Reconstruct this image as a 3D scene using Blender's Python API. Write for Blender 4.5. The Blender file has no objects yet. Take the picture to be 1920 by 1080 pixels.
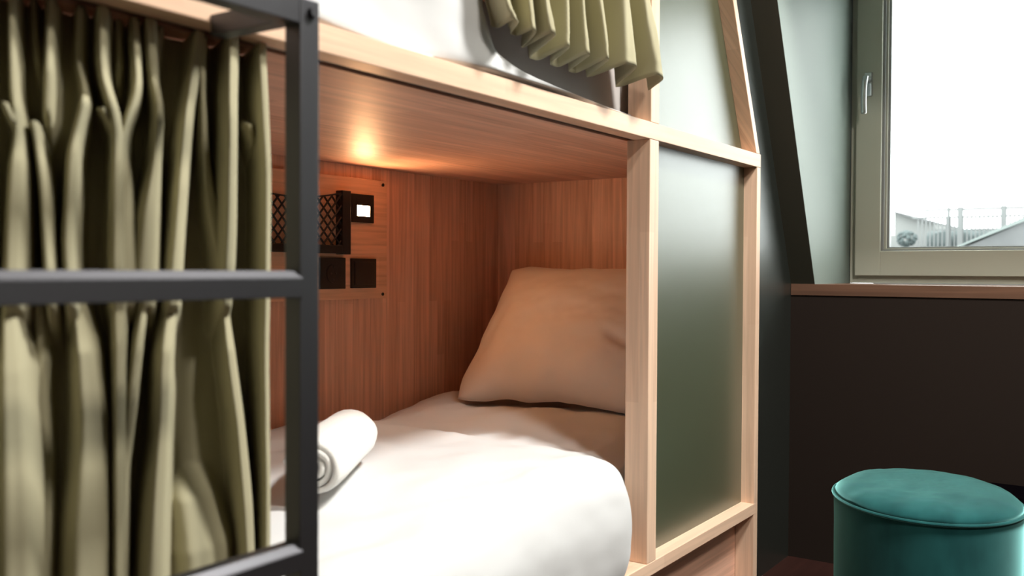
import bpy, bmesh, math, random
from mathutils import Vector, Matrix, noise
PI = math.pi
SC = bpy.context.scene
COL = SC.collection

# ------------------------------------------------------------------ camera, world, exposure
cam_data = bpy.data.cameras.new('camera')
cam = bpy.data.objects.new('camera', cam_data)
COL.objects.link(cam)
F = Vector((0.82749904, 0.56115732, -0.01864957))
RT = Vector((0.56132274, -0.82758299, 0.0048142))
UP = RT.cross(F)
cam.matrix_world = Matrix(((RT.x, UP.x, -F.x, 0.0), (RT.y, UP.y, -F.y, 0.0), (RT.z, UP.z, -F.z, 1.0), (0, 0, 0, 1)))
cam_data.sensor_width = 36.0
cam_data.lens = 1787.78 / 1920 * 36.0
cam_data.clip_start = 0.05
cam_data.dof.use_dof = True
cam_data.dof.focus_distance = 2.75
cam_data.dof.aperture_fstop = 3.4
SC.camera = cam

world = bpy.data.worlds.new('overcast_sky')
SC.world = world
world.use_nodes = True
wn = world.node_tree
bg = wn.nodes['Background']
bg.inputs['Color'].default_value = (0.93, 1.0, 0.975, 1)
bg.inputs['Strength'].default_value = 5.0

SC.view_settings.view_transform = 'Standard'
SC.view_settings.look = 'None'
SC.view_settings.gamma = 1.0
SC.view_settings.use_curve_mapping = False
SC.view_settings.exposure = 0.22

def area_light(name, loc, rot, sx, sy, power, color, portal=False):
    l = bpy.data.lights.new(name, 'AREA')
    l.shape = 'RECTANGLE'; l.size = sx; l.size_y = sy
    l.energy = power; l.color = color
    if portal: l.cycles.is_portal = True
    o = bpy.data.objects.new(name, l); COL.objects.link(o)
    o.location = loc; o.rotation_euler = rot
    return o
LAMP = (1.92, -0.42, 3.33)
area_light('ceiling_lamp_light', (LAMP[0], LAMP[1], LAMP[2] - 0.035), (0, 0, 0), 0.42, 0.42, 138, (1.0, 0.975, 0.93))
FILL_LAMP = (0.75, -1.45, 3.33)  # unseen lamp added to brighten the lower curtain and bunk interior
area_light('fill_lamp_light', (FILL_LAMP[0], FILL_LAMP[1], FILL_LAMP[2] - 0.035), (0, 0, 0), 0.42, 0.42, 76, (1.0, 0.93, 0.84))
area_light('window_daylight', (3.80, 0.37, 1.60), (0, PI / 2, 0), 1.1, 1.0, 1, (1, 1, 1), portal=True)

# ------------------------------------------------------------------ materials
def new_mat(name, color=(0.5, 0.5, 0.5), rough=0.5, spec=0.5, metal=0.0, sheen=0.0, sheen_tint=None, coat=0.0):
    m = bpy.data.materials.new(name); m.use_nodes = True
    b = m.node_tree.nodes['Principled BSDF']
    b.inputs['Base Color'].default_value = (*color, 1)
    b.inputs['Roughness'].default_value = rough
    b.inputs['Specular IOR Level'].default_value = spec
    b.inputs['Metallic'].default_value = metal
    b.inputs['Sheen Weight'].default_value = sheen
    if sheen_tint: b.inputs['Sheen Tint'].default_value = (*sheen_tint, 1)
    b.inputs['Coat Weight'].default_value = coat
    return m
def nd(m, t): return m.node_tree.nodes.new(t)
def lk(m, a, b): m.node_tree.links.new(a, b)
def bsdf(m): return m.node_tree.nodes['Principled BSDF']
def coords(m, scale=(1, 1, 1)):
    tc = nd(m, 'ShaderNodeTexCoord'); mp = nd(m, 'ShaderNodeMapping')
    mp.inputs['Scale'].default_value = scale
    lk(m, tc.outputs['Object'], mp.inputs['Vector'])
    return mp.outputs['Vector']
def add_bump(m, scale, strength, dist=0.002, detail=4, stretch=(1, 1, 1)):
    n = nd(m, 'ShaderNodeTexNoise'); n.inputs['Scale'].default_value = scale; n.inputs['Detail'].default_value = detail
    lk(m, coords(m, stretch), n.inputs['Vector'])
    b = nd(m, 'ShaderNodeBump'); b.inputs['Strength'].default_value = strength; b.inputs['Distance'].default_value = dist
    lk(m, n.outputs['Fac'], b.inputs['Height']); lk(m, b.outputs['Normal'], bsdf(m).inputs['Normal'])
def add_mottle(m, scale, c1, c2, stretch=(1, 1, 1), lo=0.35, hi=0.65, detail=4):
    n = nd(m, 'ShaderNodeTexNoise'); n.inputs['Scale'].default_value = scale; n.inputs['Detail'].default_value = detail
    lk(m, coords(m, stretch), n.inputs['Vector'])
    r = nd(m, 'ShaderNodeValToRGB')
    r.color_ramp.elements[0].position = lo; r.color_ramp.elements[0].color = (*c1, 1)
    r.color_ramp.elements[1].position = hi; r.color_ramp.elements[1].color = (*c2, 1)
    lk(m, n.outputs['Fac'], r.inputs['Fac']); lk(m, r.outputs['Color'], bsdf(m).inputs['Base Color'])

def wood(name, axis, c1, c2, strip=0.042, length=0.5, rough=0.42, grain=0.24, coat=0.0):
    """finger-jointed strips running along one axis"""
    m = new_mat(name, rough=rough, coat=coat)
    tc = nd(m, 'ShaderNodeTexCoord'); sp = nd(m, 'ShaderNodeSeparateXYZ'); lk(m, tc.outputs['Object'], sp.inputs[0])
    ax = 'XYZ'.index(axis); oth = [i for i in range(3) if i != ax]
    ad = nd(m, 'ShaderNodeMath'); ad.operation = 'ADD'
    lk(m, sp.outputs[oth[0]], ad.inputs[0]); lk(m, sp.outputs[oth[1]], ad.inputs[1])
    cb = nd(m, 'ShaderNodeCombineXYZ'); lk(m, sp.outputs[ax], cb.inputs[0]); lk(m, ad.outputs[0], cb.inputs[1])
    br = nd(m, 'ShaderNodeTexBrick')
    br.inputs['Scale'].default_value = 1.0; br.inputs['Mortar Size'].default_value = 0.0
    br.inputs['Brick Width'].default_value = length; br.inputs['Row Height'].default_value = strip
    br.inputs['Color1'].default_value = (*c1, 1); br.inputs['Color2'].default_value = (*c2, 1)
    br.inputs['Bias'].default_value = 0.0
    br.offset = 0.37; br.offset_frequency = 2; br.squash = 1.3; br.squash_frequency = 3
    lk(m, cb.outputs[0], br.inputs['Vector'])
    mp = nd(m, 'ShaderNodeMapping'); mp.inputs['Scale'].default_value = (3.0, 75, 1)
    lk(m, cb.outputs[0], mp.inputs['Vector'])
    n = nd(m, 'ShaderNodeTexNoise'); n.inputs['Scale'].default_value = 1.0; n.inputs['Detail'].default_value = 5; n.inputs['Distortion'].default_value = 0.6
    lk(m, mp.outputs[0], n.inputs['Vector'])
    mr = nd(m, 'ShaderNodeMapRange'); mr.inputs['From Min'].default_value = 0.3; mr.inputs['From Max'].default_value = 0.7
    mr.inputs['To Min'].default_value = 1 - grain; mr.inputs['To Max'].default_value = 1 + grain * 0.35
    lk(m, n.outputs['Fac'], mr.inputs['Value'])
    mx = nd(m, 'ShaderNodeVectorMath'); mx.operation = 'SCALE'
    lk(m, br.outputs['Color'], mx.inputs[0]); lk(m, mr.outputs[0], mx.inputs['Scale'])
    lk(m, mx.outputs[0], bsdf(m).inputs['Base Color'])
    b = nd(m, 'ShaderNodeBump'); b.inputs['Strength'].default_value = 0.12; b.inputs['Distance'].default_value = 0.001
    lk(m, n.outputs['Fac'], b.inputs['Height']); lk(m, b.outputs['Normal'], bsdf(m).inputs['Normal'])
    bsdf(m).inputs['Specular IOR Level'].default_value = 0.3
    return m
W1, W2 = (0.84, 0.50, 0.36), (0.70, 0.385, 0.265)
M = {}
M['wood_v'] = wood('oiled_wood_upright_grain', 'Z', W1, W2, strip=0.040, length=0.55)
M['wood_x'] = wood('oiled_wood_length_grain', 'X', W1, W2, strip=0.045, length=0.6, rough=0.5, grain=0.22)
M['wood_y'] = wood('oiled_wood_cross_grain', 'Y', W1, W2, strip=0.045, length=0.6)
P1, P2 = (0.83, 0.585, 0.42), (0.72, 0.48, 0.335)
M['post_v'] = wood('beech_post', 'Z', P1, P2, strip=0.033, length=0.42, grain=0.18)
M['post_x'] = wood('beech_rail', 'X', P1, P2, strip=0.033, length=0.7, grain=0.15)
M['board'] = wood('service_board_wood', 'X', (0.80, 0.47, 0.30), (0.72, 0.40, 0.25), strip=0.09, length=1.2, grain=0.22)
M['sill'] = wood('sill_wood', 'Y', (0.14, 0.072, 0.044), (0.11, 0.056, 0.035), strip=0.08, length=1.1)
M['floor'] = wood('dark_red_floor', 'X', (0.038, 0.013, 0.009), (0.025, 0.009, 0.007), strip=0.11, length=1.1, rough=0.45)
M['panel'] = new_mat('dark_green_laminate', (0.060, 0.070, 0.038), rough=0.38, spec=1.0, coat=0.6)
bsdf(M['panel']).inputs['Coat Roughness'].default_value = 0.36
M['side_wall'] = new_mat('black_green_gloss_paint', (0.014, 0.017, 0.014), rough=0.36, spec=1.0, coat=0.5)
bsdf(M['side_wall']).inputs['Coat Roughness'].default_value = 0.34
M['dark_paint'] = new_mat('dark_olive_paint', (0.040, 0.038, 0.026), rough=0.42, spec=0.45)
add_bump(M['dark_paint'], 160, 0.05)
M['knee_paint'] = new_mat('brown_black_paint', (0.017, 0.0115, 0.009), rough=0.6, spec=0.1)
M['lit_lining'] = new_mat('window_lit_green', (0.185, 0.225, 0.20), rough=0.5, spec=0.4)  # lighter than the dark wall paint: window light put into the colour
add_bump(M['lit_lining'], 160, 0.05)
M['room'] = new_mat('grey_green_wall_paint', (0.04, 0.042, 0.03), rough=0.7)
M['ceil'] = new_mat('ceiling_paint', (0.22, 0.225, 0.20), rough=0.8)
M['window_paint'] = new_mat('greige_window_paint', (0.58, 0.58, 0.48), rough=0.4)
M['gasket'] = new_mat('grey_window_gasket', (0.30, 0.31, 0.31), rough=0.35)
M['steel'] = new_mat('brushed_steel', (0.62, 0.64, 0.64), rough=0.3, metal=1.0)
M['black_metal'] = new_mat('black_powder_coated_steel', (0.10, 0.10, 0.108), rough=0.48, spec=0.5, metal=1.0)
add_bump(M['black_metal'], 700, 0.06, dist=0.0005)
M['black_plastic'] = new_mat('black_plastic', (0.006, 0.006, 0.006), rough=0.35)
M['hole'] = new_mat('socket_hole', (0.03, 0.03, 0.03), rough=0.3)
M['white_cloth'] = new_mat('white_bed_linen', (0.64, 0.65, 0.65), rough=0.9, spec=0.2, sheen=0.15)
add_bump(M['white_cloth'], 8, 0.14, dist=0.01, detail=4)
M['pillow_cloth'] = new_mat('pillow_linen', (0.78, 0.69, 0.62), rough=0.9, spec=0.2)
add_bump(M['pillow_cloth'], 10, 0.2, dist=0.008, detail=5)
M['mattress_cloth'] = new_mat('grey_white_mattress_cover', (0.46, 0.43, 0.41), rough=0.9, spec=0.2)
M['towel'] = new_mat('white_terry', (0.82, 0.81, 0.77), rough=1.0, spec=0.1, sheen=0.4)
add_bump(M['towel'], 420, 0.5, dist=0.003, detail=2)
M['curtain'] = new_mat('olive_curtain_cloth', (0.42, 0.39, 0.26), rough=0.85, spec=0.1, sheen=0.08, sheen_tint=(0.8, 0.8, 0.6))
add_bump(M['curtain'], 500, 0.15, dist=0.001)
M['velvet'] = new_mat('teal_velvet', (0.01, 0.06, 0.06), rough=0.8, spec=0.1, sheen=1.0, sheen_tint=(0.42, 1.0, 0.96))
bsdf(M['velvet']).inputs['Sheen Roughness'].default_value = 0.40
add_mottle(M['velvet'], 7, (0.003, 0.040, 0.042), (0.009, 0.070, 0.071), stretch=(1, 2.2, 1))
M['velvet_dark'] = new_mat('black_cloth', (0.002, 0.0015, 0.002), rough=1.0, spec=0.0)
M['diffuser'] = new_mat('lamp_diffuser', (0.9, 0.9, 0.88), rough=0.5)
M['white_metal'] = new_mat('white_lamp_body', (0.8, 0.8, 0.8), rough=0.4)
def emis(name, col, s):
    m = new_mat(name, col); b = bsdf(m)
    b.inputs['Emission Color'].default_value = (*col, 1); b.inputs['Emission Strength'].default_value = s
    return m
M['warm_lens'] = emis('warm_reading_lens', (1.0, 0.52, 0.24), 330)
g = new_mat('window_glass', (1, 1, 1), rough=0.0); bsdf(g).inputs['Transmission Weight'].default_value = 1.0; bsdf(g).inputs['IOR'].default_value = 1.02
M['glass'] = g
M['out_white'] = new_mat('white_render_wall', (0.20, 0.205, 0.20), rough=0.9)
M['out_rail'] = new_mat('white_railing_paint', (0.165, 0.172, 0.172), rough=0.7)
M['out_grey'] = new_mat('pale_grey_infill', (0.15, 0.16, 0.16), rough=0.9)
M['out_roof'] = new_mat('grey_zinc_roof', (0.115, 0.12, 0.125), rough=0.8)
add_mottle(M['out_roof'], 3, (0.075, 0.078, 0.08), (0.095, 0.098, 0.10))
M['out_edge'] = new_mat('pale_roof_edging', (0.13, 0.15, 0.145), rough=0.8)
M['out_leaf'] = new_mat('blue_green_foliage', (0.08, 0.10, 0.10), rough=0.9)
M['out_far'] = new_mat('far_facade', (0.11, 0.125, 0.125), rough=0.9)

# ------------------------------------------------------------------ mesh helpers
def box_bm(bm, x0, x1, y0, y1, z0, z1, bev=0.0):
    r = bmesh.ops.create_cube(bm, size=1.0)
    vs = r['verts']
    faces = list({f for v in vs for f in v.link_faces})
    for v in vs:
        v.co = Vector(((x0 + x1) / 2 + v.co.x * (x1 - x0), (y0 + y1) / 2 + v.co.y * (y1 - y0), (z0 + z1) / 2 + v.co.z * (z1 - z0)))
    if bev > 0:
        es = {e for v in vs for e in v.link_edges}
        bmesh.ops.bevel(bm, geom=list(es), offset=bev, segments=2, profile=0.6, affect='EDGES')
    return faces
def prism_bm(bm, poly, axis, a0, a1, bev=0.0):
    """extrude a 2D outline along an axis; poly gives the two other coordinates in XYZ order"""
    def mk(p, a):
        c = list(p); c.insert(axis, a); return Vector(c)
    v0 = [bm.verts.new(mk(p, a0)) for p in poly]; v1 = [bm.verts.new(mk(p, a1)) for p in poly]
    n = len(poly); fs = [bm.faces.new(v0), bm.faces.new(v1[::-1])]
    for i in range(n):
        fs.append(bm.faces.new((v0[i], v1[i], v1[(i + 1) % n], v0[(i + 1) % n])))
    if bev > 0:
        bmesh.ops.bevel(bm, geom=list({e for f in fs for e in f.edges}), offset=bev, segments=2, affect='EDGES')
    bmesh.ops.recalc_face_normals(bm, faces=bm.faces)
def tube_bm(bm, p0, p1, r, seg=10, r2=None):
    p0, p1 = Vector(p0), Vector(p1); d = p1 - p0
    mat = Matrix.Translation((p0 + p1) / 2) @ d.to_track_quat('Z', 'Y').to_matrix().to_4x4()
    bmesh.ops.create_cone(bm, cap_ends=True, segments=seg, radius1=r, radius2=r if r2 is None else r2, depth=d.length, matrix=mat)
def grid_bm(bm, nu, nv, fn, close_u=False, caps=False):
    vs = [[bm.verts.new(fn(i / (nu if close_u else nu - 1), j / (nv - 1))) for j in range(nv)] for i in range(nu)]
    for i in range(nu if close_u else nu - 1):
        for j in range(nv - 1):
            a = vs[i]; b = vs[(i + 1) % nu]
            bm.faces.new((a[j], b[j], b[j + 1], a[j + 1]))
    if caps and close_u:
        bm.faces.new([r[0] for r in vs][::-1]); bm.faces.new([r[-1] for r in vs])
    bmesh.ops.recalc_face_normals(bm, faces=bm.faces)
def obj(name, bm, mat, parent=None, smooth=False, loc=None):
    """link a bmesh, built in world coordinates, as one mesh object"""
    me = bpy.data.meshes.new(name)
    o = bpy.data.objects.new(name, me); COL.objects.link(o)
    origin = Vector((0, 0, 0))
    if parent is not None:
        o.parent = parent
        p = parent
        while p: origin += p.location; p = p.parent
    if loc is not None:
        off = Vector(loc) - origin; o.location = off; origin = Vector(loc)
    for v in bm.verts: v.co -= origin
    bm.to_mesh(me); bm.free()
    for mm in (mat if isinstance(mat, (list, tuple)) else [mat]): me.materials.append(mm)
    if smooth:
        for p_ in me.polygons: p_.use_smooth = True
    return o
def thing(name, label, cat, loc=(0, 0, 0), group=None):
    o = bpy.data.objects.new(name, None); COL.objects.link(o)
    o.location = loc; o.empty_display_size = 0.05
    o['label'] = label; o['category'] = cat
    if group: o['group'] = group
    return o
def tag(o, label, cat, group=None):
    o['label'] = label; o['category'] = cat
    if group: o['group'] = group
    return o
def struct(name, bm, mat, parent=None, smooth=False):
    o = obj(name, bm, mat, parent, smooth)
    if parent is None: o['kind'] = 'structure'
    return o
def bx(name, mat, parent, x0, x1, y0, y1, z0, z1, bev=0.0015):
    bm = bmesh.new(); box_bm(bm, x0, x1, y0, y1, z0, z1, bev)
    return obj(name, bm, mat, parent)
def sbx(name, mat, *a):
    bm = bmesh.new(); box_bm(bm, *a); return struct(name, bm, mat)
def sst(a, b, x):
    t = min(1, max(0, (x - a) / (b - a))); return t * t * (3 - 2 * t)
def lerp_keys(keys, z):
    """keys sorted from high z to low z"""
    if z >= keys[0][0]: return keys[0][1:]
    for k0, k1 in zip(keys, keys[1:]):
        if z >= k1[0]:
            t = (k0[0] - z) / max(1e-6, k0[0] - k1[0])
            return tuple(a + (b - a) * t for a, b in zip(k0[1:], k1[1:]))
    return keys[-1][1:]
def fb(x, y, z, o=4):
    return noise.fractal(Vector((x, y, z)), 1.0, 2.0, o)

# ------------------------------------------------------------------ the room
YS, XW, YC, XG = 1.065, 3.31, 0.982, 3.735
YR = -0.30                       # the other cheek of the dormer
def slope_x(z): return XW - (z - 0.957) * 0.476
sbx('floor', M['floor'], -1.7, 3.5, -1.75, 2.2, -0.06, 0.0)
sbx('ceiling', M['ceil'], -1.7, 2.4, -1.75, 2.2, 3.40, 3.46)
bm = bmesh.new()
prism_bm(bm, [(2.8135, 0.0), (3.36, 0.0), (3.36, 0.957), (slope_x(0.957) + 0.03, 0.957), (slope_x(3.41) + 0.03, 3.41), (0.101, 3.41), (0.101, 2.302), (2.43, 2.302), (2.43, 2.25), (2.812, 1.345)], 1, YS, YS + 0.05)
struct('wall_left', bm, M['side_wall'])
sbx('wall_bed_back', M['dark_paint'], -1.7, 3.4, 2.10, 2.16, 0.0, 3.40)
sbx('wall_entrance', M['room'], -1.7, -1.64, -1.7, 2.15, 0.0, 3.40)
sbx('wall_opposite', M['room'], -1.7, 3.4, -1.75, -1.69, 0.0, 3.40)
sbx('wall_beside_bed', M['room'], -1.64, 0.10, YS, YS + 0.04, 0.0, 3.40)
# knee wall below the sill
sbx('wall_knee', M['knee_paint'], XW, XW + 0.06, -1.7, YS, 0.0, 0.917)
# outer wall left over around the window
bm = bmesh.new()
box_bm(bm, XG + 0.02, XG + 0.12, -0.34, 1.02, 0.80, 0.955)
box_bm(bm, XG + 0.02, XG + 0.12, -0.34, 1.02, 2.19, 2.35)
struct('wall_dormer_front', bm, M['lit_lining'])
# dormer cheeks and dormer ceiling
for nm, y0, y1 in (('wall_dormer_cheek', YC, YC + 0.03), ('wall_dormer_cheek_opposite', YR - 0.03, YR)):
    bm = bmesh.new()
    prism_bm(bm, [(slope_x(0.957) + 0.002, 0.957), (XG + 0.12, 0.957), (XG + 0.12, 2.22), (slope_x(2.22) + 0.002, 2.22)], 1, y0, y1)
    struct(nm, bm, M['lit_lining'])
sbx('ceiling_dormer', M['lit_lining'], slope_x(2.2), XG + 0.12, YR, YC, 2.20, 2.23)
# the sloping roof surface either side of the dormer and above it
def slope_piece(name, y0, y1, z0, z1):
    bm = bmesh.new()
    prism_bm(bm, [(slope_x(z0), z0), (slope_x(z0) + 0.06, z0), (slope_x(z1) + 0.06, z1), (slope_x(z1), z1)], 1, y0, y1)
    struct(name, bm, M['dark_paint'])
slope_piece('ceiling_slope_left', YC + 0.0005, YS + 0.02, 0.957, 3.43)
slope_piece('ceiling_slope_right', -1.72, YR - 0.0005, 0.957, 3.43)
slope_piece('ceiling_slope_top', YR - 0.02, YC + 0.02, 2.205, 3.43)
slope_piece('ceiling_slope_behind_bed', YS + 0.04, 2.12, 0.957, 3.43)
sbx('wall_knee_behind_bed', M['dark_paint'], XW, XW + 0.06, YS + 0.04, 2.12, 0.0, 0.957)
# sill board
bm = bmesh.new(); box_bm(bm, XW - 0.004, XG + 0.02, -1.68, YS - 0.001, 0.918, 0.957, 0.001)
s = struct('trim_1', bm, M['sill'])

# ------------------------------------------------------------------ window
def frame_bm(bm, x0, x1, yo0, yo1, zo0, zo1, yi0, yi1, zi0, zi1, bev=0.002):
    box_bm(bm, x0, x1, yi1, yo1, zo0, zo1, bev)      # left stile
    box_bm(bm, x0, x1, yo0, yi0, zo0, zo1, bev)      # right stile
    box_bm(bm, x0 + 0.0004, x1, yi0 - 0.001, yi1 + 0.001, zo0, zi0, bev)      # bottom rail
    box_bm(bm, x0 + 0.0004, x1, yi0 - 0.001, yi1 + 0.001, zi1, zo1, bev)      # top rail
bm = bmesh.new(); frame_bm(bm, XG + 0.012, XG + 0.09, YR + 0.004, YC - 0.003, 0.958, 2.195, YR + 0.04, 0.945, 0.998, 2.16)
win = struct('window_1', bm, M['window_paint'])
win['label'] = 'greige framed dormer window with steel handle above the wooden sill'
bm = bmesh.new(); frame_bm(bm, XG - 0.006, XG + 0.06, YR + 0.022, 0.957, 0.986, 2.172, YR + 0.115, 0.865, 1.079, 2.08, 0.003)
obj('window_sash', bm, M['window_paint'], win)
for k, (o_, i_, xx) in enumerate((((0.0, 0.010, 0.004)), ((0.010, 0.018, 0.012)), ((0.018, 0.027, 0.021)))):
    bm = bmesh.new()
    frame_bm(bm, XG + xx, XG + 0.05, YR + 0.115 + o_, 0.865 - o_, 1.079 + o_ * 0.55, 2.08 - o_, YR + 0.115 + i_, 0.865 - i_, 1.079 + i_ * 0.55, 2.08 - i_, 0.0008)
    obj('glazing_bead', bm, M['gasket'] if k != 1 else M['window_paint'], win)
bm = bmesh.new(); box_bm(bm, XG + 0.036, XG + 0.040, YR + 0.13, 0.850, 1.086, 2.07)
obj('window_pane', bm, M['glass'], win)
bm = bmesh.new()
hy, hz = 0.912, 1.700
box_bm(bm, XG - 0.016, XG - 0.005, hy - 0.014, hy + 0.014, hz - 0.040, hz + 0.048, 0.003)
tube_bm(bm, (XG - 0.014, hy, hz + 0.018), (XG - 0.050, hy, hz + 0.018), 0.010, 14)
hnd = obj('window_handle', bm, M['steel'], win)
bm = bmesh.new()
hp = [(XG - 0.050, hy + 0.001, hz + 0.030), (XG - 0.058, hy + 0.003, hz + 0.010), (XG - 0.060, hy + 0.005, hz - 0.03), (XG - 0.058, hy + 0.006, hz - 0.07), (XG - 0.055, hy + 0.005, hz - 0.112)]
def lever(u, v):
    t = v * 4; i = min(3, int(t)); f_ = t - i
    p = Vector(hp[i]).lerp(Vector(hp[i + 1]), f_)
    e = 1.0 if 0.02 < v < 0.98 else 0.75
    a = u * 2 * PI
    return p + Vector((math.cos(a) * 0.0065 * e, math.sin(a) * 0.0105 * e, 0))
grid_bm(bm, 14, 33, lever, True, True)
obj('handle_lever', bm, M['steel'], hnd, True)

# ------------------------------------------------------------------ bunk bed
bunk = thing('bunk_bed', 'built-in two-tier bunk bed of pale wood with green side panels', 'bunk bed', (1.45, 1.5, 0))
B = bunk
X1a, X1b, X2a, X2b = 2.055, 2.103, 2.781, 2.812
RT0, RT1 = 1.313, 1.353
XL = 0.14
# long rails, front face at y = 1.0
bx('upper_rail', M['post_x'], B, XL, X2b, 1.0, 1.045, RT0, RT1)
bx('lower_rail', M['post_x'], B, XL, X2a + 0.012, 1.0, 1.058, 0.267, 0.299)
bx('top_rail', M['post_x'], B, XL, slope_x(2.25) - 0.37, 1.0, 1.045, 2.24, 2.28)
# posts
bx('post', M['post_v'], B, X1a, X1b, 1.0005, 1.062, 0.2995, 1.3125)
bx('post', M['post_v'], B, X2a, X2b, 1.0005, 1.0585, 0.0, 1.3125)
bx('post', M['post_v'], B, X1a + 0.004, X1b, 1.0005, 1.062, 1.3535, 2.2395)
bx('post', M['post_v'], B, XL, XL + 0.045, 1.0005, 1.062, 0.2995, 1.3125)
bx('post', M['post_v'], B, XL, XL + 0.045, 1.0005, 1.062, 1.3535, 2.2395)
bx('post', M['post_v'], B, XL, XL + 0.045, 1.0005, 1.041, 0.0, 0.2665)
bm = bmesh.new()
def bsl(z): return X2b - 0.008 - (z - 1.353) * 0.49
prism_bm(bm, [(bsl(1.3535) - 0.030, 1.3535), (bsl(1.3535), 1.3535), (bsl(2.2395), 2.2395), (bsl(2.2395) - 0.030, 2.2395)], 1, 1.0005, 1.062, 0.001)
obj('slanted_post', bm, M['post_v'], B)
# green side panels
o = bx('side_panel', M['panel'], B, X1b - 0.001, X2a - 0.0002, 1.041, 1.053, 0.296, 1.315, 0)
o['label'] = 'dark green lower panel'
bm = bmesh.new()
prism_bm(bm, [(X1b - 0.001, 1.352), (bsl(1.352) - 0.028, 1.352), (bsl(2.2395) - 0.028, 2.2395), (X1b - 0.001, 2.2395)], 1, 1.044, 1.056)
o = obj('side_panel', bm, M['panel'], B); o['label'] = 'dark green upper panel with slanted edge'
# base, recessed
bx('base_panel', M['wood_x'], B, XL + 0.046, X2a - 0.0005, 1.0585, 1.075, 0.0, 0.2665, 0)
bx('deck', M['wood_x'], B, XL, 2.86, 1.0585, 2.02, 0.279, 0.2985, 0)
# interior boards
bx('back_panel', M['wood_v'], B, XL, 2.88, 2.004, 2.02, 0.299, 1.312, 0)
bx('back_panel', M['wood_v'], B, XL, 2.80, 2.004, 2.02, 1.332, 2.24, 0)
bx('end_panel', M['wood_v'], B, 2.861, 2.877, 1.063, 2.0035, 0.299, 1.312, 0)
bm = bmesh.new()
prism_bm(bm, [(2.79, 1.332), (2.805, 1.332), (2.42, 2.2395), (2.405, 2.2395)], 1, 1.063, 2.0035)
obj('end_panel', bm, M['wood_v'], B)
bx('end_panel', M['wood_v'], B, XL, XL + 0.016, 1.0625, 2.0035, 0.299, 1.312, 0)
bx('end_panel', M['wood_v'], B, XL, XL + 0.016, 1.0625, 2.0035, 1.332, 2.2395, 0)
bx('upper_deck', M['wood_x'], B, XL, 2.885, 1.066, 2.021, 1.3125, 1.331, 0)
bx('curtain_track', M['black_plastic'], B, XL + 0.05, X1a + 0.02, 1.0455, 1.0655, 1.317, 1.327, 0)
bx('top_board', M['wood_x'], B, XL, 2.36, 1.0, 2.02, 2.2805, 2.30, 0)
# service board with net pocket, reading light, sockets
sv = bx('service_board', M['board'], B, 1.62, 2.241, 1.992, 2.0035, 0.911, 1.274, 0.001)
sv['label'] = 'paler wood board screwed to the back wall'
for x_, z_ in ((2.222, 1.262), (2.222, 0.924), (1.638, 1.262), (1.638, 0.924)):
    bm = bmesh.new(); tube_bm(bm, (x_, 1.993, z_), (x_, 1.9895, z_), 0.005, 12)
    obj('screw', bm, M['black_plastic'], sv)
def plate(name, x0, x1, z0, z1, fn=None):
    bm = bmesh.new(); box_bm(bm, x0, x1, 1.981, 1.992, z0, z1, 0.0015)
    o = obj(name, bm, [M['black_plastic'], M['hole'], M['warm_lens']], sv)
    return o
bm = bmesh.new(); box_bm(bm, 1.949, 2.052, 1.984, 1.9918, 0.943, 1.034, 0.0015)
n0 = len(bm.faces)
bmesh.ops.create_cone(bm, cap_ends=True, segments=28, radius1=0.026, radius2=0.026, depth=0.003, matrix=Matrix.Translation((2.000, 1.9835, 0.988)) @ Matrix.Rotation(PI / 2, 4, 'X'))
for dx, dz in ((-0.0095, 0), (0.0095, 0), (0, 0.019), (0, -0.019)):
    rc = bmesh.ops.create_cone(bm, cap_ends=True, segments=10, radius1=0.0026, radius2=0.0026, depth=0.004, matrix=Matrix.Translation((2.000 + dx, 1.982, 0.988 + dz)) @ Matrix.Rotation(PI / 2, 4, 'X'))
    for f_ in {q for v in rc['verts'] for q in v.link_faces}: f_.material_index = 1
obj('power_socket', bm, [M['black_plastic'], M['hole']], sv)
bm = bmesh.new(); box_bm(bm, 2.078, 2.185, 1.984, 1.9918, 0.944, 1.033, 0.0015); box_bm(bm, 2.089, 2.174, 1.9815, 1.983, 0.954, 1.023, 0.001)
obj('wall_switch', bm, M['black_plastic'], sv)
bm = bmesh.new(); frame = box_bm
lx0, lx1, lz0, lz1 = 2.102, 2.157, 1.161, 1.192
box_bm(bm, 2.079, lx0, 1.985, 1.9918, 1.141, 1.226, 0.001); box_bm(bm, lx1, 2.175, 1.985, 1.9918, 1.141, 1.226, 0.001)
box_bm(bm, lx0, lx1, 1.985, 1.9918, 1.141, lz0, 0.001); box_bm(bm, lx0, lx1, 1.985, 1.9918, lz1, 1.226, 0.001)
for f_ in box_bm(bm, lx0, lx1, 1.986, 1.9915, lz0, lz1, 0.0): f_.material_index = 1
rl = obj('reading_light', bm, [M['black_plastic'], M['warm_lens']], sv); rl['label'] = 'small black reading light, lit warm'
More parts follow.
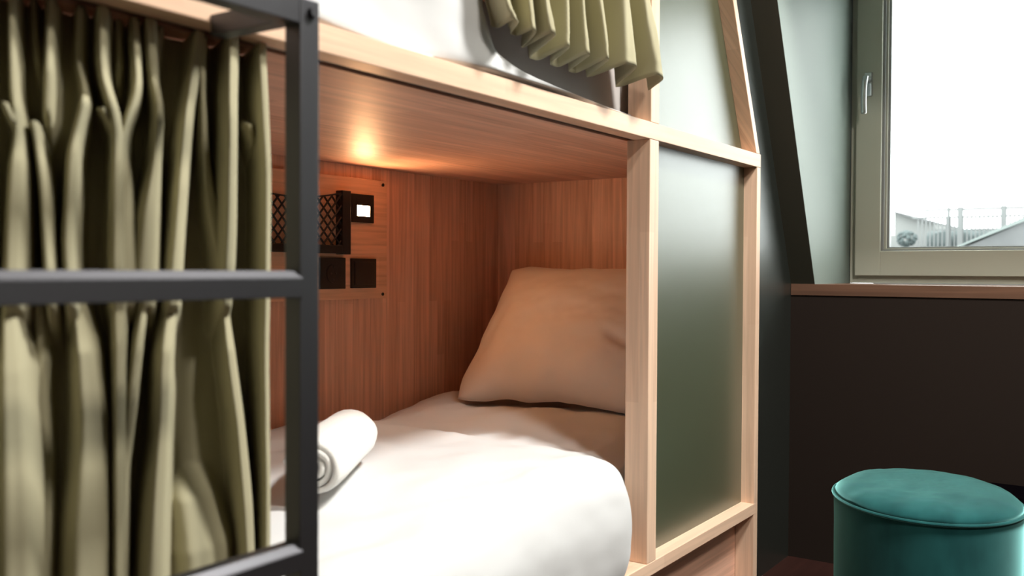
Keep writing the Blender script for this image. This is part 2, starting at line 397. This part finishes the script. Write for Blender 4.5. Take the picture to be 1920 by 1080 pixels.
# storage net
bm = bmesh.new()
nx0, nx1, nz0, nz1, ny = 1.63, 2.019, 1.066, 1.205, 1.970
box_bm(bm, 2.018, 2.053, ny - 0.006, 1.9918, 1.044, 1.230, 0.002)
box_bm(bm, nx0 - 0.034, nx0, ny - 0.006, 1.9918, 1.046, 1.236, 0.002)
box_bm(bm, nx0, nx1, ny - 0.006, 1.9918, 1.046, 1.070, 0.002)
def ztop(x):
    t = (x - nx0) / (nx1 - nx0); return 1.222 - 0.022 * 4 * t * (1 - t)
n_ = 24
for i in range(n_):
    xa = nx0 + (nx1 - nx0) * i / n_; xb = nx0 + (nx1 - nx0) * (i + 1) / n_
    tube_bm(bm, (xa, ny, ztop(xa)), (xb, ny, ztop(xb)), 0.0024, 6)
st = 0.031; k = 1.1
for sgn in (1, -1):
    for i in range(-8, 24):
        xs = nx0 + i * st
        pts = []
        for q in range(0, 31):
            z_ = 1.066 + 0.17 * q / 30
            x_ = xs + sgn * (z_ - 1.066) / k + (0.14 if sgn < 0 else 0) - (0.0 if sgn > 0 else 0.0)
            if nx0 <= x_ <= nx1 and z_ <= ztop(x_) + 0.002: pts.append((x_, ny + 0.002 * math.sin(z_ * 200), z_))
        if len(pts) > 1: tube_bm(bm, pts[0], pts[-1], 0.0030, 5)
obj('storage_net', bm, M['black_plastic'], sv)

# ------------------------------------------------------------------ bedding
def bedding(name, x0, x1, zb, ztop, front, back, zlow, label, cat, seed, amp=0.012, zf=None, thick=0.055):
    bm = bmesh.new()
    nu, nv = 190, 120
    def fn(u, v):
        # v walks along the length, u round the closed section
        X = x0 + (x1 - x0) * v
        fy = front(X); zt = ztop(X); zl = zlow(X)
        inner = max(fy + 0.012, min(fy + thick, 1.083)) if fy < 1.07 else fy + 0.012
        pts = [(inner, zl + 0.012), (fy + 0.016, zl), (fy, zl + (zt - zl) * 0.35), (fy + 0.004, zl + (zt - zl) * 0.62), (fy + 0.03, zt - 0.030), (fy + 0.085, zt - 0.006),
               (fy + 0.20, zt), ((fy + back) / 2, zt + 0.003), (back - 0.15, zt), (back - 0.05, zt - 0.006), (back - 0.008, zt - 0.03), (back, zb + 0.03),
               (back - 0.01, zb), ((fy + back) / 2, zb), (max(inner, 1.083) + 0.02, zb), (max(inner, fy + thick * 0.6), zb - 0.012 if zl < zb - 0.02 else zb)]
        n = len(pts); t = u * n; i = int(t) % n; f_ = t - int(t)
        p0, p1, p2, p3 = (pts[(i + d) % n] for d in (-1, 0, 1, 2))
        def cr(a, b, c, d, t): return 0.5 * ((2 * b) + (-a + c) * t + (2 * a - 5 * b + 4 * c - d) * t * t + (-a + 3 * b - 3 * c + d) * t ** 3)
        y = cr(p0[0], p1[0], p2[0], p3[0], f_); z = cr(p0[1], p1[1], p2[1], p3[1], f_)
        outer = 1.0 if 0.9 / n < u < 11.2 / n else 0.0
        w = amp * outer
        d1 = fb(X * 3.1 + seed, y * 3.3 + z * 2, z * 3 + seed) * 1.0
        d2 = abs(fb(X * 2.2 + y * 5.5 + seed * 2, y * 2.4 - z * 4 - X * 2.5, seed, 3)) * -1.1 + 0.3
        d3 = fb(X * 11 - y * 6, y * 12 + seed, z * 9, 3) * 0.10
        d = w * (d1 + d2 + d3)
        topf = sst(zt - 0.09, zt - 0.02, z)
        e = min(1, min(v, 1 - v) * 16)
        cy = (fy + back) / 2
        if e < 1:
            e = math.sqrt(1 - (1 - e) ** 2)
            z = zb + 0.02 + (z - zb - 0.02) * (0.35 + 0.65 * e)
        y -= 0.55 * d * (1 - topf) * (1 if y < cy else 0.0)
        z += d * topf + topf * 0.030 * math.exp(-((X - 2.50) / 0.13) ** 2 - ((y - 1.95) / 0.07) ** 2)
        return Vector((X, y, z))
    grid_bm(bm, nu, nv, fn, True, True)
    o = obj(name, bm, M['white_cloth'], None, True, loc=((x0 + x1) / 2, 1.5, zb))
    tag(o, label, cat)
    return o
def front_low(X):
    f_ = 0.962 + 0.018 * math.sin(X * 9.0) * 0.6
    f_ += (1.092 - 0.962) * sst(1.86, 2.04, X) ** 1.15
    f_ += 0.19 * (1 - sst(0.88, 1.05, X))
    return f_
def zlow_low(X):
    if X > 2.03 or X < 0.93: return 0.44
    return 0.44 - 0.125 * min(sst(1.985, 1.93, X) if False else 1 - sst(1.97, 2.03, X), sst(0.93, 0.97, X))
def top_low(X):
    return 0.566 + 0.022 * sst(2.2, 2.4, X) - 0.02 * sst(1.9, 2.05, X) * (1 - sst(2.1, 2.3, X)) + 0.012 * math.sin(X * 4.2)
mat_low = bx('mattress', M['mattress_cloth'], None, XL + 0.03, 2.84, 1.125, 1.985, 0.2995, 0.430, 0.02)
tag(mat_low, 'mattress under the lower white duvet', 'mattress')
bedding('duvet', XL + 0.05, 2.80, 0.436, top_low, front_low, 1.994, zlow_low,
        'puffy white duvet spilling over the lower bunk, with rolled towel on it', 'duvet', 3.7, 0.013)
mat_up = bx('mattress', M['mattress_cloth'], None, XL + 0.03, 2.70, 1.085, 1.985, 1.3315, 1.530, 0.035)
tag(mat_up, 'grey-white mattress of the upper bunk, behind the short hanging curtain', 'mattress')
def front_up(X): return 1.004 + 0.012 * math.sin(X * 7)
def top_up(X): return 1.362 + 0.20 * (1 - sst(1.35, 1.43, X)) + 0.062 * math.exp(-((max(X, 1.41) - 1.41) / 0.13))
bm = bmesh.new()
def updv(u, v):
    X = XL + 0.05 + (1.985 - XL - 0.05) * v
    h = top_up(X); fy = front_up(X)
    big = 1 - sst(1.33, 1.43, X)
    back = 1.064 + (1.99 - 1.064) * big
    zin = 1.3545 + (1.5325 - 1.3545) * big
    pts = [(1.066, 1.3545), (1.03, 1.354), (fy, 1.3605), (fy - 0.002, 1.355 + (h - 1.355) * 0.45), (fy + 0.012, h - 0.012), (fy + 0.045 + 0.05 * big, h),
           (fy + 0.055 + 0.2 * big, h + 0.01 * big), (back - 0.004, h - 0.01), (back, max(zin + 0.004, h - 0.05)), (1.0665 + (back - 1.0665) * 0.5, zin + 0.001), (1.068, zin), (1.0665, 1.3545 + (zin - 1.3545) * 0.5)]
    n = len(pts); t = u * n; i = int(t) % n; f_ = t - int(t)
    a, b = pts[i], pts[(i + 1) % n]
    y = a[0] + (b[0] - a[0]) * f_; z = a[1] + (b[1] - a[1]) * f_
    if 1.8 / n < u < 7 / n:
        d = 0.010 * (fb(X * 3 + 5, z * 5 + X * 2, y * 4) + 0.6 * fb(X * 2 + z * 12, y * 3, 2.0, 3)) * min(1, (h - 1.36) * 12)
        y -= d; z += d * 0.5
    return Vector((X, y, z))
grid_bm(bm, 96, 120, updv, True, True)
o = obj('duvet', bm, M['white_cloth'], None, True, loc=(1.0, 1.5, 1.36))
tag(o, 'bright white duvet on the upper bunk, hanging to its wooden rail', 'duvet')
sm = o.modifiers.new('smooth', 'SMOOTH'); sm.factor = 0.6; sm.iterations = 3

# pillow leaning on the end panel
bm = bmesh.new()
pc0 = Vector((2.425, 0, 0.578)); pc1 = Vector((2.765, 0, 1.015))
pdir = (pc1 - pc0).normalized(); pn = Vector((-pdir.z, 0, pdir.x))
py0, py1 = 1.10, 1.872
def pil(u, v):
    # u round the loop: first half front side, second half back side ; v across the width
    side = 1 if u < 0.5 else -1
    t = u * 2 if u < 0.5 else 2 - u * 2
    W = v
    L_ = (pc1 - pc0).length
    a = (1 - abs(2 * t - 1) ** 2.6); b = (1 - abs(2 * W - 1) ** 2.8)
    th = 0.100 * (max(0, a) ** 0.60) * (max(0, b) ** 0.62) + 0.004
    # corners pulled out into ears, edges pulled in
    pin_t = 0.022 * (1 - (2 * t - 1) ** 2); pin_w = 0.028 * (1 - (2 * W - 1) ** 2)
    tt = t * L_; yy = py0 + (py1 - py0) * W
    yy += (0.5 - W) * 2 * pin_t * abs(2 * W - 1) ** 2
    tt += (0.5 - t) * 2 * pin_w * abs(2 * t - 1) ** 2
    cw, ct = 2 * W - 1, 2 * t - 1
    yy -= cw * 0.016 * abs(ct) ** 9 * abs(cw) ** 2; tt -= ct * 0.012 * abs(cw) ** 9 * abs(ct) ** 2
    yy += 0.010 * fb(tt * 9, 2.0 + W, 0.5, 2) * abs(cw) ** 4; tt += 0.012 * fb(yy * 8, 7.0 + t, 0.5, 2) * abs(ct) ** 4
    p = pc0 + pdir * tt + pn * (side * th * (1.0 if side > 0 else 0.30)); p.y = yy
    wr = 0.009 * fb(yy * 6, tt * 6, 1.3) + 0.009 * fb(yy * 3 + tt * 9, tt * 3 - yy * 6, 4.4, 3)
    # creases running from the corners and edges
    cr_ = -0.020 * math.exp(-((W - 0.90 + 0.12 * (t - 0.5)) / 0.03) ** 2) * sst(0.1, 0.3, t) * (1 - sst(0.55, 0.7, t))
    cr_ -= 0.020 * math.exp(-((t - 0.35 - 0.5 * (W - 0.2)) / 0.035) ** 2) * (1 - sst(0.25, 0.38, W))
    return p + pn * ((wr + cr_) * b * a) if side > 0 else p
grid_bm(bm, 110, 90, pil, True, True)
bmesh.ops.remove_doubles(bm, verts=bm.verts, dist=0.0004)
o = obj('pillow', bm, M['pillow_cloth'], None, True, loc=(2.6, 1.48, 0.6))
tag(o, 'plump pillow leaning against the end wall of the lower bunk', 'pillow')
# rolled towel
towel = thing('rolled_towel', 'tightly rolled white towel lying on the lower duvet', 'towel', (1.33, 1.30, 0.572))
ta = Vector((1.22, 1.265, 0.636)); tb = Vector((1.525, 1.45, 0.642))
td = (tb - ta).normalized(); tx = Vector((0, 0, 1)).cross(td).normalized(); tz = td.cross(tx)
tl = (tb - ta).length
def spiral(a):  # radius of the sheet's middle at turn angle a
    return 0.0075 + 0.0152 * a / (2 * PI)
turns = 3.35; th_ = 0.0055
bm = bmesh.new()
NA = 190; NL = 26
def tw(u, v):
    if u < 0.5: a = turns * 2 * PI * u * 2; s_ = 1
    else: a = turns * 2 * PI * (2 - 2 * u); s_ = -1
    r = spiral(a) + s_ * th_ * 1.1
    w = (v - 0.5) * 2
    r *= 1 - 0.10 * abs(w) ** 8
    rr = r + 0.0016 * fb(a * 1.2, v * 5, 7.7)
    ax = (v * tl) + (0.005 * math.sin(a * 1.3) + 0.003 * math.sin(a * 3.1)) * (1 - 2 * v) - 0.006 * (a / (turns * 2 * PI)) * (1 - 2 * v) * -1
    an = -a + 2.2
    p = ta + td * ax + tx * (rr * math.cos(an)) + tz * (rr * math.sin(an) * 0.96)
    return p
grid_bm(bm, NA, NL, tw, True, False)
# close the two spiral ends with strips
bm.verts.ensure_lookup_table()
for e in (0, NL - 1):
    for i in range(NA // 2 - 1):
        a = bm.verts[i * NL + e]; b = bm.verts[(i + 1) * NL + e]
        c = bm.verts[((NA - 1 - i) % NA) * NL + e]; d = bm.verts[((NA - 2 - i) % NA) * NL + e]
        if len({a, b, c, d}) == 4:
            try: bm.faces.new((a, b, d, c))
            except ValueError: pass
bmesh.ops.recalc_face_normals(bm, faces=bm.faces)
obj('towel_roll', bm, M['towel'], towel, True)

# ------------------------------------------------------------------ curtains
LOWER_FOLDS = [
     [(1.284, 0.5441, 0.0052, 0.7), (1.188, 0.5453, 0.0057, 0.7), (1.155, 0.552, 0.0058, 0.8), (1.115, 0.5495, 0.0093, 0.9), (1.001, 0.5472, 0.0116, 1), (0.959, 0.5453, 0.0116, 1)] ,
     [(1.191, 0.5284, 0.0045, 0), (1.181, 0.5322, 0.0045, 0.8), (1.158, 0.548, 0.0046, 0.8), (1.15, 0.5508, 0.0035, 0)] ,
     [(1.295, 0.5883, 0.0061, 0.6), (1.224, 0.585, 0.0061, 0.7), (1.177, 0.5817, 0.0055, 0.6), (1.136, 0.5803, 0.0043, 0)] ,
     [(1.171, 0.5638, 0.0035, 0), (1.163, 0.5673, 0.0048, 0.8), (1.089, 0.5789, 0.0067, 0.9), (1.001, 0.584, 0.0074, 1), (0.957, 0.5856, 0.0074, 0.9)] ,
     [(1.289, 0.5655, 0.0041, 0.3), (1.244, 0.57, 0.0042, 0.3), (1.199, 0.5728, 0.0036, 0)] ,
     [(1.303, 0.6229, 0.0058, 0.55), (1.254, 0.6195, 0.0058, 0.3), (1.208, 0.629, 0.0052, 0.5), (1.192, 0.6277, 0.0059, 0.9), (1.133, 0.6133, 0.0077, 1), (1.031, 0.6071, 0.0089, 1), (0.957, 0.6119, 0.009, 1)] ,
     [(1.309, 0.6499, 0.0081, 0.75), (1.235, 0.6483, 0.0067, 0.7), (1.212, 0.655, 0.0068, 0.8), (1.171, 0.6685, 0.0077, 0.9), (1.002, 0.6694, 0.0105, 1), (0.955, 0.6706, 0.0113, 0.9)] ,
     [(1.197, 0.6375, 0.004, 0), (1.193, 0.6428, 0.0054, 0.8), (1.167, 0.6671, 0.0063, 0.8)] ,
     [(1.314, 0.6697, 0.0049, 0.3), (1.252, 0.6716, 0.0049, 0.3), (1.202, 0.6693, 0.0042, 0)] ,
     [(1.307, 0.6929, 0.0072, 0.6), (1.219, 0.6984, 0.0065, 0.8), (1.192, 0.6869, 0.0064, 0.8), (1.165, 0.6762, 0.0063, 0.8), (1.065, 0.678, 0.0114, 0.9), (0.989, 0.6827, 0.0143, 0.95), (0.955, 0.6833, 0.0129, 0.8)] ,
     [(1.293, 0.7162, 0.0089, 0.75), (1.242, 0.722, 0.0068, 0.6), (1.205, 0.7302, 0.0068, 0.8), (1.132, 0.7232, 0.0083, 0.95), (1.067, 0.7119, 0.0149, 1), (0.996, 0.708, 0.0179, 1), (0.954, 0.7101, 0.0134, 0.9)] ,
     [(1.303, 0.7327, 0.0053, 0.5), (1.249, 0.7265, 0.0045, 0.3), (1.23, 0.725, 0.0038, 0)] ,
     [(1.302, 0.7903, 0.0091, 0.75), (1.218, 0.7747, 0.0081, 0.7), (1.103, 0.7601, 0.0096, 0.95), (0.996, 0.7489, 0.011, 1), (0.953, 0.7457, 0.011, 1)] ,
     [(1.303, 0.7985, 0.0067, 0.6), (1.242, 0.7968, 0.0058, 0.5), (1.14, 0.8008, 0.0076, 0.5), (1.072, 0.8108, 0.0102, 0.6), (1.003, 0.8245, 0.0104, 0.7), (0.95, 0.8279, 0.0087, 0.5)] ,
     [(1.291, 0.8404, 0.0115, 0.9), (1.179, 0.8368, 0.0115, 1), (1.003, 0.8305, 0.0132, 1), (0.95, 0.8296, 0.0114, 0.9)] ,
     [(1.287, 0.8912, 0.0085, 0.9), (1.149, 0.8959, 0.0076, 1), (1.003, 0.8969, 0.0086, 1), (0.857, 0.8969, 0.0086, 1), (0.709, 0.8988, 0.0086, 1), (0.411, 0.9008, 0.0087, 1)] ,
     [(1.218, 0.869, 0.0046, 0), (1.201, 0.8745, 0.0074, 0.7), (1.177, 0.8819, 0.0065, 0.6), (1.148, 0.8865, 0.0056, 0)] ,
     [(0.959, 0.5396, 0.0092, 0.8), (0.887, 0.5438, 0.0151, 0.95), (0.801, 0.5445, 0.0175, 1), (0.715, 0.5464, 0.0188, 1), (0.541, 0.5479, 0.0201, 1)] ,
     [(0.958, 0.5687, 0.006, 0.5), (0.885, 0.5696, 0.006, 0.35), (0.767, 0.5739, 0.0061, 0.3), (0.53, 0.5789, 0.0061, 0.3)] ,
     [(0.956, 0.6183, 0.0091, 0.6), (0.904, 0.6279, 0.0146, 0.9), (0.818, 0.6361, 0.0202, 0.85), (0.696, 0.6317, 0.0242, 0.9), (0.511, 0.6297, 0.027, 0.9)] ,
     [(0.955, 0.6706, 0.0098, 0.8), (0.914, 0.6705, 0.0084, 1), (0.813, 0.6716, 0.0085, 1), (0.686, 0.6719, 0.0085, 1), (0.495, 0.672, 0.0085, 1)] ,
     [(0.954, 0.705, 0.0066, 0.8), (0.9, 0.6946, 0.0073, 0.95), (0.837, 0.6872, 0.0079, 0.9), (0.749, 0.6784, 0.0064, 0.8), (0.494, 0.6748, 0.0064, 0.8)] ,
     [(0.953, 0.7457, 0.0086, 0.8), (0.897, 0.7363, 0.0108, 1), (0.805, 0.7315, 0.0123, 1), (0.675, 0.7221, 0.0153, 1), (0.48, 0.7141, 0.0182, 1)] ,
     [(0.95, 0.8322, 0.0079, 0.6), (0.89, 0.8383, 0.0098, 0.8), (0.789, 0.8525, 0.01, 0.85), (0.679, 0.8633, 0.011, 0.9), (0.418, 0.8818, 0.0113, 0.9)] ,
     [(0.731, 0.7771, 0.0165, 0), (0.688, 0.7853, 0.0251, 0.35), (0.622, 0.8018, 0.0345, 0.55), (0.448, 0.8016, 0.0346, 0.6)] ,
]
UPPER_FOLDS = [
     [(1.466, 1.3556, 0.0194, 0.9), (1.421, 1.4004, 0.0203, 0.9)] ,
     [(1.486, 1.4392, 0.0211, 0.8), (1.386, 1.4667, 0.0254, 0.8)] ,
     [(1.497, 1.4836, 0.0257, 1), (1.396, 1.5217, 0.0228, 1)] ,
     [(1.519, 1.5785, 0.02, 0.8), (1.398, 1.5839, 0.0201, 0.8)] ,
     [(1.533, 1.6396, 0.019, 0.8), (1.402, 1.6667, 0.0195, 0.8)] ,
     [(1.548, 1.6997, 0.02, 0.9), (1.415, 1.7397, 0.0207, 0.9)] ,
     [(1.57, 1.7961, 0.0487, 1), (1.43, 1.8273, 0.0552, 1)] ,
     [(1.594, 1.8955, 0.0421, 1), (1.443, 1.9648, 0.0559, 1)] ,
]

def curtain(name, folds, x0, x1, z0, z1, yback, depth, nx, nz, slant, hem, label, side=0.0, thick=0.003, wk=1.34, yb2=0.0, drift=None):
    bm = bmesh.new()
    fl = [sorted(k, key=lambda q: -q[0]) for k in folds]
    cols = []
    for j in range(nz):
        z = z1 + (z0 - z1) * j / (nz - 1)
        cr = []
        for k in fl:
            if k[0][0] < z - 0.03 and k[0][3] > 0 and k[0][0] < 1.0: continue      # a fold that only starts lower down
            c, w, a = lerp_keys(k, z)
            c = sum(lerp_keys(k, z + dz_)[0] for dz_ in (-.018, -.012, -.006, 0, .006, .012, .018)) / 7
            if k[0][0] < z: a *= max(0.0, 1 - (z - k[0][0]) / 0.02) if k[0][0] < z1 - 0.2 else 1
            if k[-1][0] > z and k[-1][0] > z0 + 0.3: a *= max(0.0, 1 - (k[-1][0] - z) / 0.05)
            if a > 0.01: cr.append((c, w, a))
        cols.append(cr)
    vs = []
    for i in range(nx):
        row = []
        for j in range(nz):
            z = z1 + (z0 - z1) * j / (nz - 1)
            x = x0 + (x1 - x0) * i / (nx - 1) + (drift(z) if drift else 0.0)
            h = 0.0
            for c, w, a in cols[j]:
                q = abs(x - c) / (w * wk)
                if q < 3: h = max(h, a * math.exp(-q ** 4 * 0.6))
            yb = yback + yb2 * sst(1.42, 1.52, x)
            y = yb - (depth + yb - yback) * h + 0.005 * fb(x * 25, z * 2, 3.1, 2)
            xx = x + slant * (z1 - z) + side * (1 - h) + 0.002 * fb(x * 9, z * 5, 8.8, 2)
            zz = z
            if j >= nz - 3: y += 0.0008
            row.append(bm.verts.new((xx, y, zz + (hem(x, h) if j == nz - 1 or True else 0) * (j / (nz - 1)) ** 6)))
        vs.append(row)
    for i in range(nx - 1):
        for j in range(nz - 1):
            bm.faces.new((vs[i][j], vs[i + 1][j], vs[i + 1][j + 1], vs[i][j + 1]))
    bmesh.ops.recalc_face_normals(bm, faces=bm.faces)
    o = obj(name, bm, M['curtain'], None, True, loc=((x0 + x1) / 2, yback, z1))
    so = o.modifiers.new('thickness', 'SOLIDIFY'); so.thickness = thick; so.offset = 1
    tag(o, label, 'curtain')
    return o
UPPER_FOLDS = [[(2.24, k[0][1] - 0.045, k[0][2], k[0][3]), (1.70, k[0][1] - 0.028, k[0][2], k[0][3])] + k for k in UPPER_FOLDS]
def gather(z): return -0.46 * max(0.0, min(z, 1.6) - 1.443) - 0.035 * sst(1.6, 2.1, z)
random.seed(4)
extra = []
xx_ = 0.30
while xx_ < 0.515:
    extra.append([(1.3, xx_ + random.uniform(-.006, .006), 0.007, 0.8), (1.18, xx_, 0.007, 0.8), (1.0, xx_ + random.uniform(-.01, .01), 0.010, 1), (0.35, xx_ + random.uniform(-.02, .02), 0.014, 1)])
    xx_ += random.uniform(0.032, 0.045)
LOWER_FOLDS = LOWER_FOLDS + extra
def fix_low(k):   # depth of folds shallower at the very top, next to the track
    return k
curtain('curtain', LOWER_FOLDS, 0.28, 0.903, 0.315, 1.3105, 1.108, 0.094, 900, 190, 0.0, lambda x, h: 0.0,
        'long pleated olive curtain closing the lower bunk behind the black ladder', side=0.060)
curtain('curtain', UPPER_FOLDS, 1.342, 2.012, 1.437, 2.236, 0.994, 0.064, 800, 90, 0.0, lambda x, h: -0.016 * (1 - h) * sst(1.42, 1.52, x),
        'short bunched olive curtain hanging over the upper bunk', wk=0.74, side=0.056, yb2=0.040, drift=gather)

# ------------------------------------------------------------------ ladder
lad = thing('bunk_ladder', 'black square-tube steel ladder standing in front of the left bunk', 'ladder', (0.58, 0.865, 0))
LX0, LX1 = 0.802, 0.833
for xa in (LX0, 0.33):
    bx('ladder_post', M['black_metal'], lad, xa, xa + 0.031, 0.85, 0.877, 0.0, 1.325, 0.002)
def rung(z1, name='rung'):
    bm = bmesh.new(); c = 0.0085
    prism_bm(bm, [(0.8485 + c, z1), (0.876, z1), (0.876, z1 - 0.032), (0.8485, z1 - 0.032), (0.8485, z1 - c)], 0, 0.3615, LX0 + 0.004, 0.0008)
    obj(name, bm, M['black_metal'], lad)
for z_ in (0.998, 0.669, 0.340): rung(z_)
bx('top_bar', M['black_metal'], lad, 0.3615, LX0 - 0.0002, 0.8505, 0.8765, 1.293, 1.325, 0.0015)
for xa in (0.790, 0.335):
    bx('bracket', M['black_metal'], lad, xa, xa + 0.026, 0.8772, 0.9995, 1.296, 1.322, 0.001)
for xa in (LX0, 0.33):
    bm = bmesh.new(); tube_bm(bm, (xa + 0.018, 0.8505, 1.309), (xa + 0.018, 0.844, 1.309), 0.0075, 18, 0.006)
    obj('bolt', bm, M['black_metal'], lad)

# ------------------------------------------------------------------ pouf
pf = thing('pouf', 'round teal velvet pouf with piped rim below the window', 'pouf', (2.642, 0.493, 0))
pth = math.atan2(0.39, 0.92)
def ell(a, k=1.0, A=0.272, Bx=0.226):
    x, y = A * k * math.cos(a), Bx * k * math.sin(a)
    return 2.642 + x * math.cos(pth) - y * math.sin(pth), 0.493 + x * math.sin(pth) + y * math.cos(pth)
prof = [(0.93, 0.012), (0.975, 0.03), (0.985, 0.10), (0.985, 0.22), (0.987, 0.34), (0.992, 0.402), (0.994, 0.412)]
def body(u, v):
    t = v * (len(prof) - 1); i = min(len(prof) - 2, int(t)); f_ = t - i
    k = prof[i][0] * (1 - f_) + prof[i + 1][0] * f_; z = prof[i][1] * (1 - f_) + prof[i + 1][1] * f_
    a = u * 2 * PI; x, y = ell(a, k + 0.004 * fb(math.cos(a) * 2, math.sin(a) * 2, z * 3))
    return Vector((x, y, z))
bm = bmesh.new(); grid_bm(bm, 96, 40, body, True, True)
obj('pouf_body', bm, M['velvet'], pf, True)
bm = bmesh.new()
def topc(u, v):
    a = u * 2 * PI; k = 1 - v * 0.998
    z = 0.4135 + 0.042 * (1 - k ** 5) ** 0.6 + 0.003 * fb(k * math.cos(a) * 3, k * math.sin(a) * 3, 1)
    x, y = ell(a, k * 0.992); return Vector((x, y, z))
grid_bm(bm, 96, 44, topc, True, True)
obj('seat_cushion', bm, M['velvet'], pf, True)
bm = bmesh.new()
def pip(u, v):
    a = u * 2 * PI; b = v * 2 * PI
    x, y = ell(a, 1 + 0.016 * math.cos(b)); return Vector((x, y, 0.4135 + 0.0042 * math.sin(b)))
grid_bm(bm, 96, 9, pip, True)
obj('piping', bm, M['velvet'], pf, True)

# low black box against the knee wall
bm = bmesh.new(); box_bm(bm, 3.12, 3.306, -0.45, 0.435, 0.0, 0.345, 0.012)
o = obj('storage_box', bm, M['velvet_dark'], None, loc=(3.21, 0.0, 0)); tag(o, 'low black box mostly hidden behind the teal pouf', 'box')

# ------------------------------------------------------------------ ceiling lamp (outside the frame, lights the aisle)
cl = thing('ceiling_lamp', 'flat square white ceiling lamp above the aisle', 'lamp', (LAMP[0], LAMP[1], 3.39))
bx('lamp_body', M['white_metal'], cl, LAMP[0] - 0.23, LAMP[0] + 0.23, LAMP[1] - 0.23, LAMP[1] + 0.23, 3.345, 3.3995, 0.006)
bx('diffuser', M['diffuser'], cl, LAMP[0] - 0.215, LAMP[0] + 0.215, LAMP[1] - 0.215, LAMP[1] + 0.215, 3.305, 3.3445, 0.004)

cl = thing('ceiling_lamp', 'unseen flat square white ceiling lamp added as fill light', 'lamp', (FILL_LAMP[0], FILL_LAMP[1], 3.39))
bx('lamp_body', M['white_metal'], cl, FILL_LAMP[0] - 0.23, FILL_LAMP[0] + 0.23, FILL_LAMP[1] - 0.23, FILL_LAMP[1] + 0.23, 3.345, 3.3995, 0.006)
bx('diffuser', M['diffuser'], cl, FILL_LAMP[0] - 0.215, FILL_LAMP[0] + 0.215, FILL_LAMP[1] - 0.215, FILL_LAMP[1] + 0.215, 3.305, 3.3445, 0.004)
# ------------------------------------------------------------------ outside the window
tr = thing('terrace_railing', 'white railing of thin balusters on the roof terrace outside', 'railing', (12, 1.9, 1.25))
bx('handrail', M['out_rail'], tr, 12, 12.06, -2.0, 2.56, 1.715, 1.740, 0)
bx('rail', M['out_rail'], tr, 12, 12.04, -2.0, 2.42, 1.630, 1.652, 0)
bx('rail', M['out_rail'], tr, 12, 12.04, -2.0, 2.36, 1.272, 1.300, 0)
for y_ in (2.03, 1.905, 1.455, 0.9, 0.3, -0.4, -1.1, -1.8):
    wd = 0.012 if y_ == 2.03 else 0.028
    bx('railing_post', M['out_rail'], tr, 11.99, 12.05, y_ - wd, y_ + wd, 1.271, 1.755, 0)
for i in range(96):
    y_ = 2.36 - i * 0.044
    bm = bmesh.new(); box_bm(bm, 12.01, 12.03, y_ - 0.008, y_ + 0.008, 1.29, 1.635); obj('baluster', bm, M['out_rail'], tr)
rh = thing('roof_house', 'white pent-roofed roof house left of the terrace railing', 'building', (13.9, 2.4, 1.246))
bm = bmesh.new()
prism_bm(bm, [(3.05, 1.246), (3.05, 1.49), (2.905, 1.49), (2.905, 1.797), (2.60, 1.682), (2.40, 1.633), (2.40, 1.246)], 0, 13.3, 15.0)
obj('wall', bm, M['out_white'], rh)
bm = bmesh.new()
prism_bm(bm, [(2.925, 1.790), (2.925, 1.812), (2.60, 1.698), (2.39, 1.648), (2.39, 1.632), (2.60, 1.680)], 0, 13.2, 15.05)
obj('roof_edge', bm, M['out_roof'], rh)
bm = bmesh.new()
def hedge(u, v):
    a = u * 2 * PI
    c_, s_ = math.cos(a), math.sin(a)
    p = Vector((12.55 + 0.16 * math.copysign(abs(c_) ** 0.6, c_), -1.6 + 3.93 * v, 1.37 + 0.125 * math.copysign(abs(s_) ** 0.6, s_)))
    return p + Vector((0.03 * fb(p.y * 9, a * 2, 1), 0, 0.03 * fb(p.y * 7, a * 2, 5)))
grid_bm(bm, 24, 260, hedge, True, True)
o = obj('hedge', bm, M['out_leaf'], None, True, loc=(12.55, 0.4, 1.24)); tag(o, 'low blue-green hedge behind the white terrace railing', 'hedge')
o = bx('terrace_floor', M['out_far'], None, 12.16, 15.2, -3.0, 3.2, 1.0, 1.245, 0); tag(o, 'flat roof terrace beneath the hedge and roof house', 'terrace')
o = bx('parapet', M['out_grey'], None, 12.9, 13.1, -2.4, 2.37, 1.246, 1.54, 0); tag(o, 'pale parapet wall behind the hedge', 'wall')
o = bx('terrace_building', M['out_far'], None, 10.9, 12.15, -2.3, 2.6, -4.0, 1.27, 0); tag(o, 'flat roof building that carries the white railing', 'building')
rf = thing('pitched_roof', 'grey pitched roof rising to the right outside the window', 'roof', (9.5, 0.4, 0))
k_ = 9.5 / 12
def rp(y, z): return (y * k_, 1 + (z - 1) * k_)
bm = bmesh.new(); prism_bm(bm, [rp(1.87, 1.28), rp(1.25, 1.565), rp(-0.6, 2.40), rp(-0.6, -2.0), rp(1.87, -2.0)], 0, 9.5, 11.0)
obj('gable', bm, M['out_roof'], rf)
bm = bmesh.new(); prism_bm(bm, [rp(1.93, 1.285), rp(1.93, 1.300), rp(1.25, 1.612), rp(-0.6, 2.46), rp(-0.6, 2.41), rp(1.25, 1.567)], 0, 9.45, 11.05)
obj('roof_edge', bm, M['out_edge'], rf)
bm = bmesh.new()
random.seed(9)
for i in range(140):
    a, b_ = random.uniform(0, 2 * PI), random.uniform(0, PI)
    p = Vector((11.3 + 0.10 * math.cos(a) * math.sin(b_), 2.34 + 0.10 * math.sin(a) * math.sin(b_), 1.372 + 0.075 * math.cos(b_)))
    bmesh.ops.create_icosphere(bm, subdivisions=1, radius=random.uniform(0.014, 0.024), matrix=Matrix.Translation(p))
o = obj('shrub', bm, M['out_leaf'], None, loc=(11.3, 2.34, 1.27)); tag(o, 'small round shrub in front of the white roof house', 'shrub')
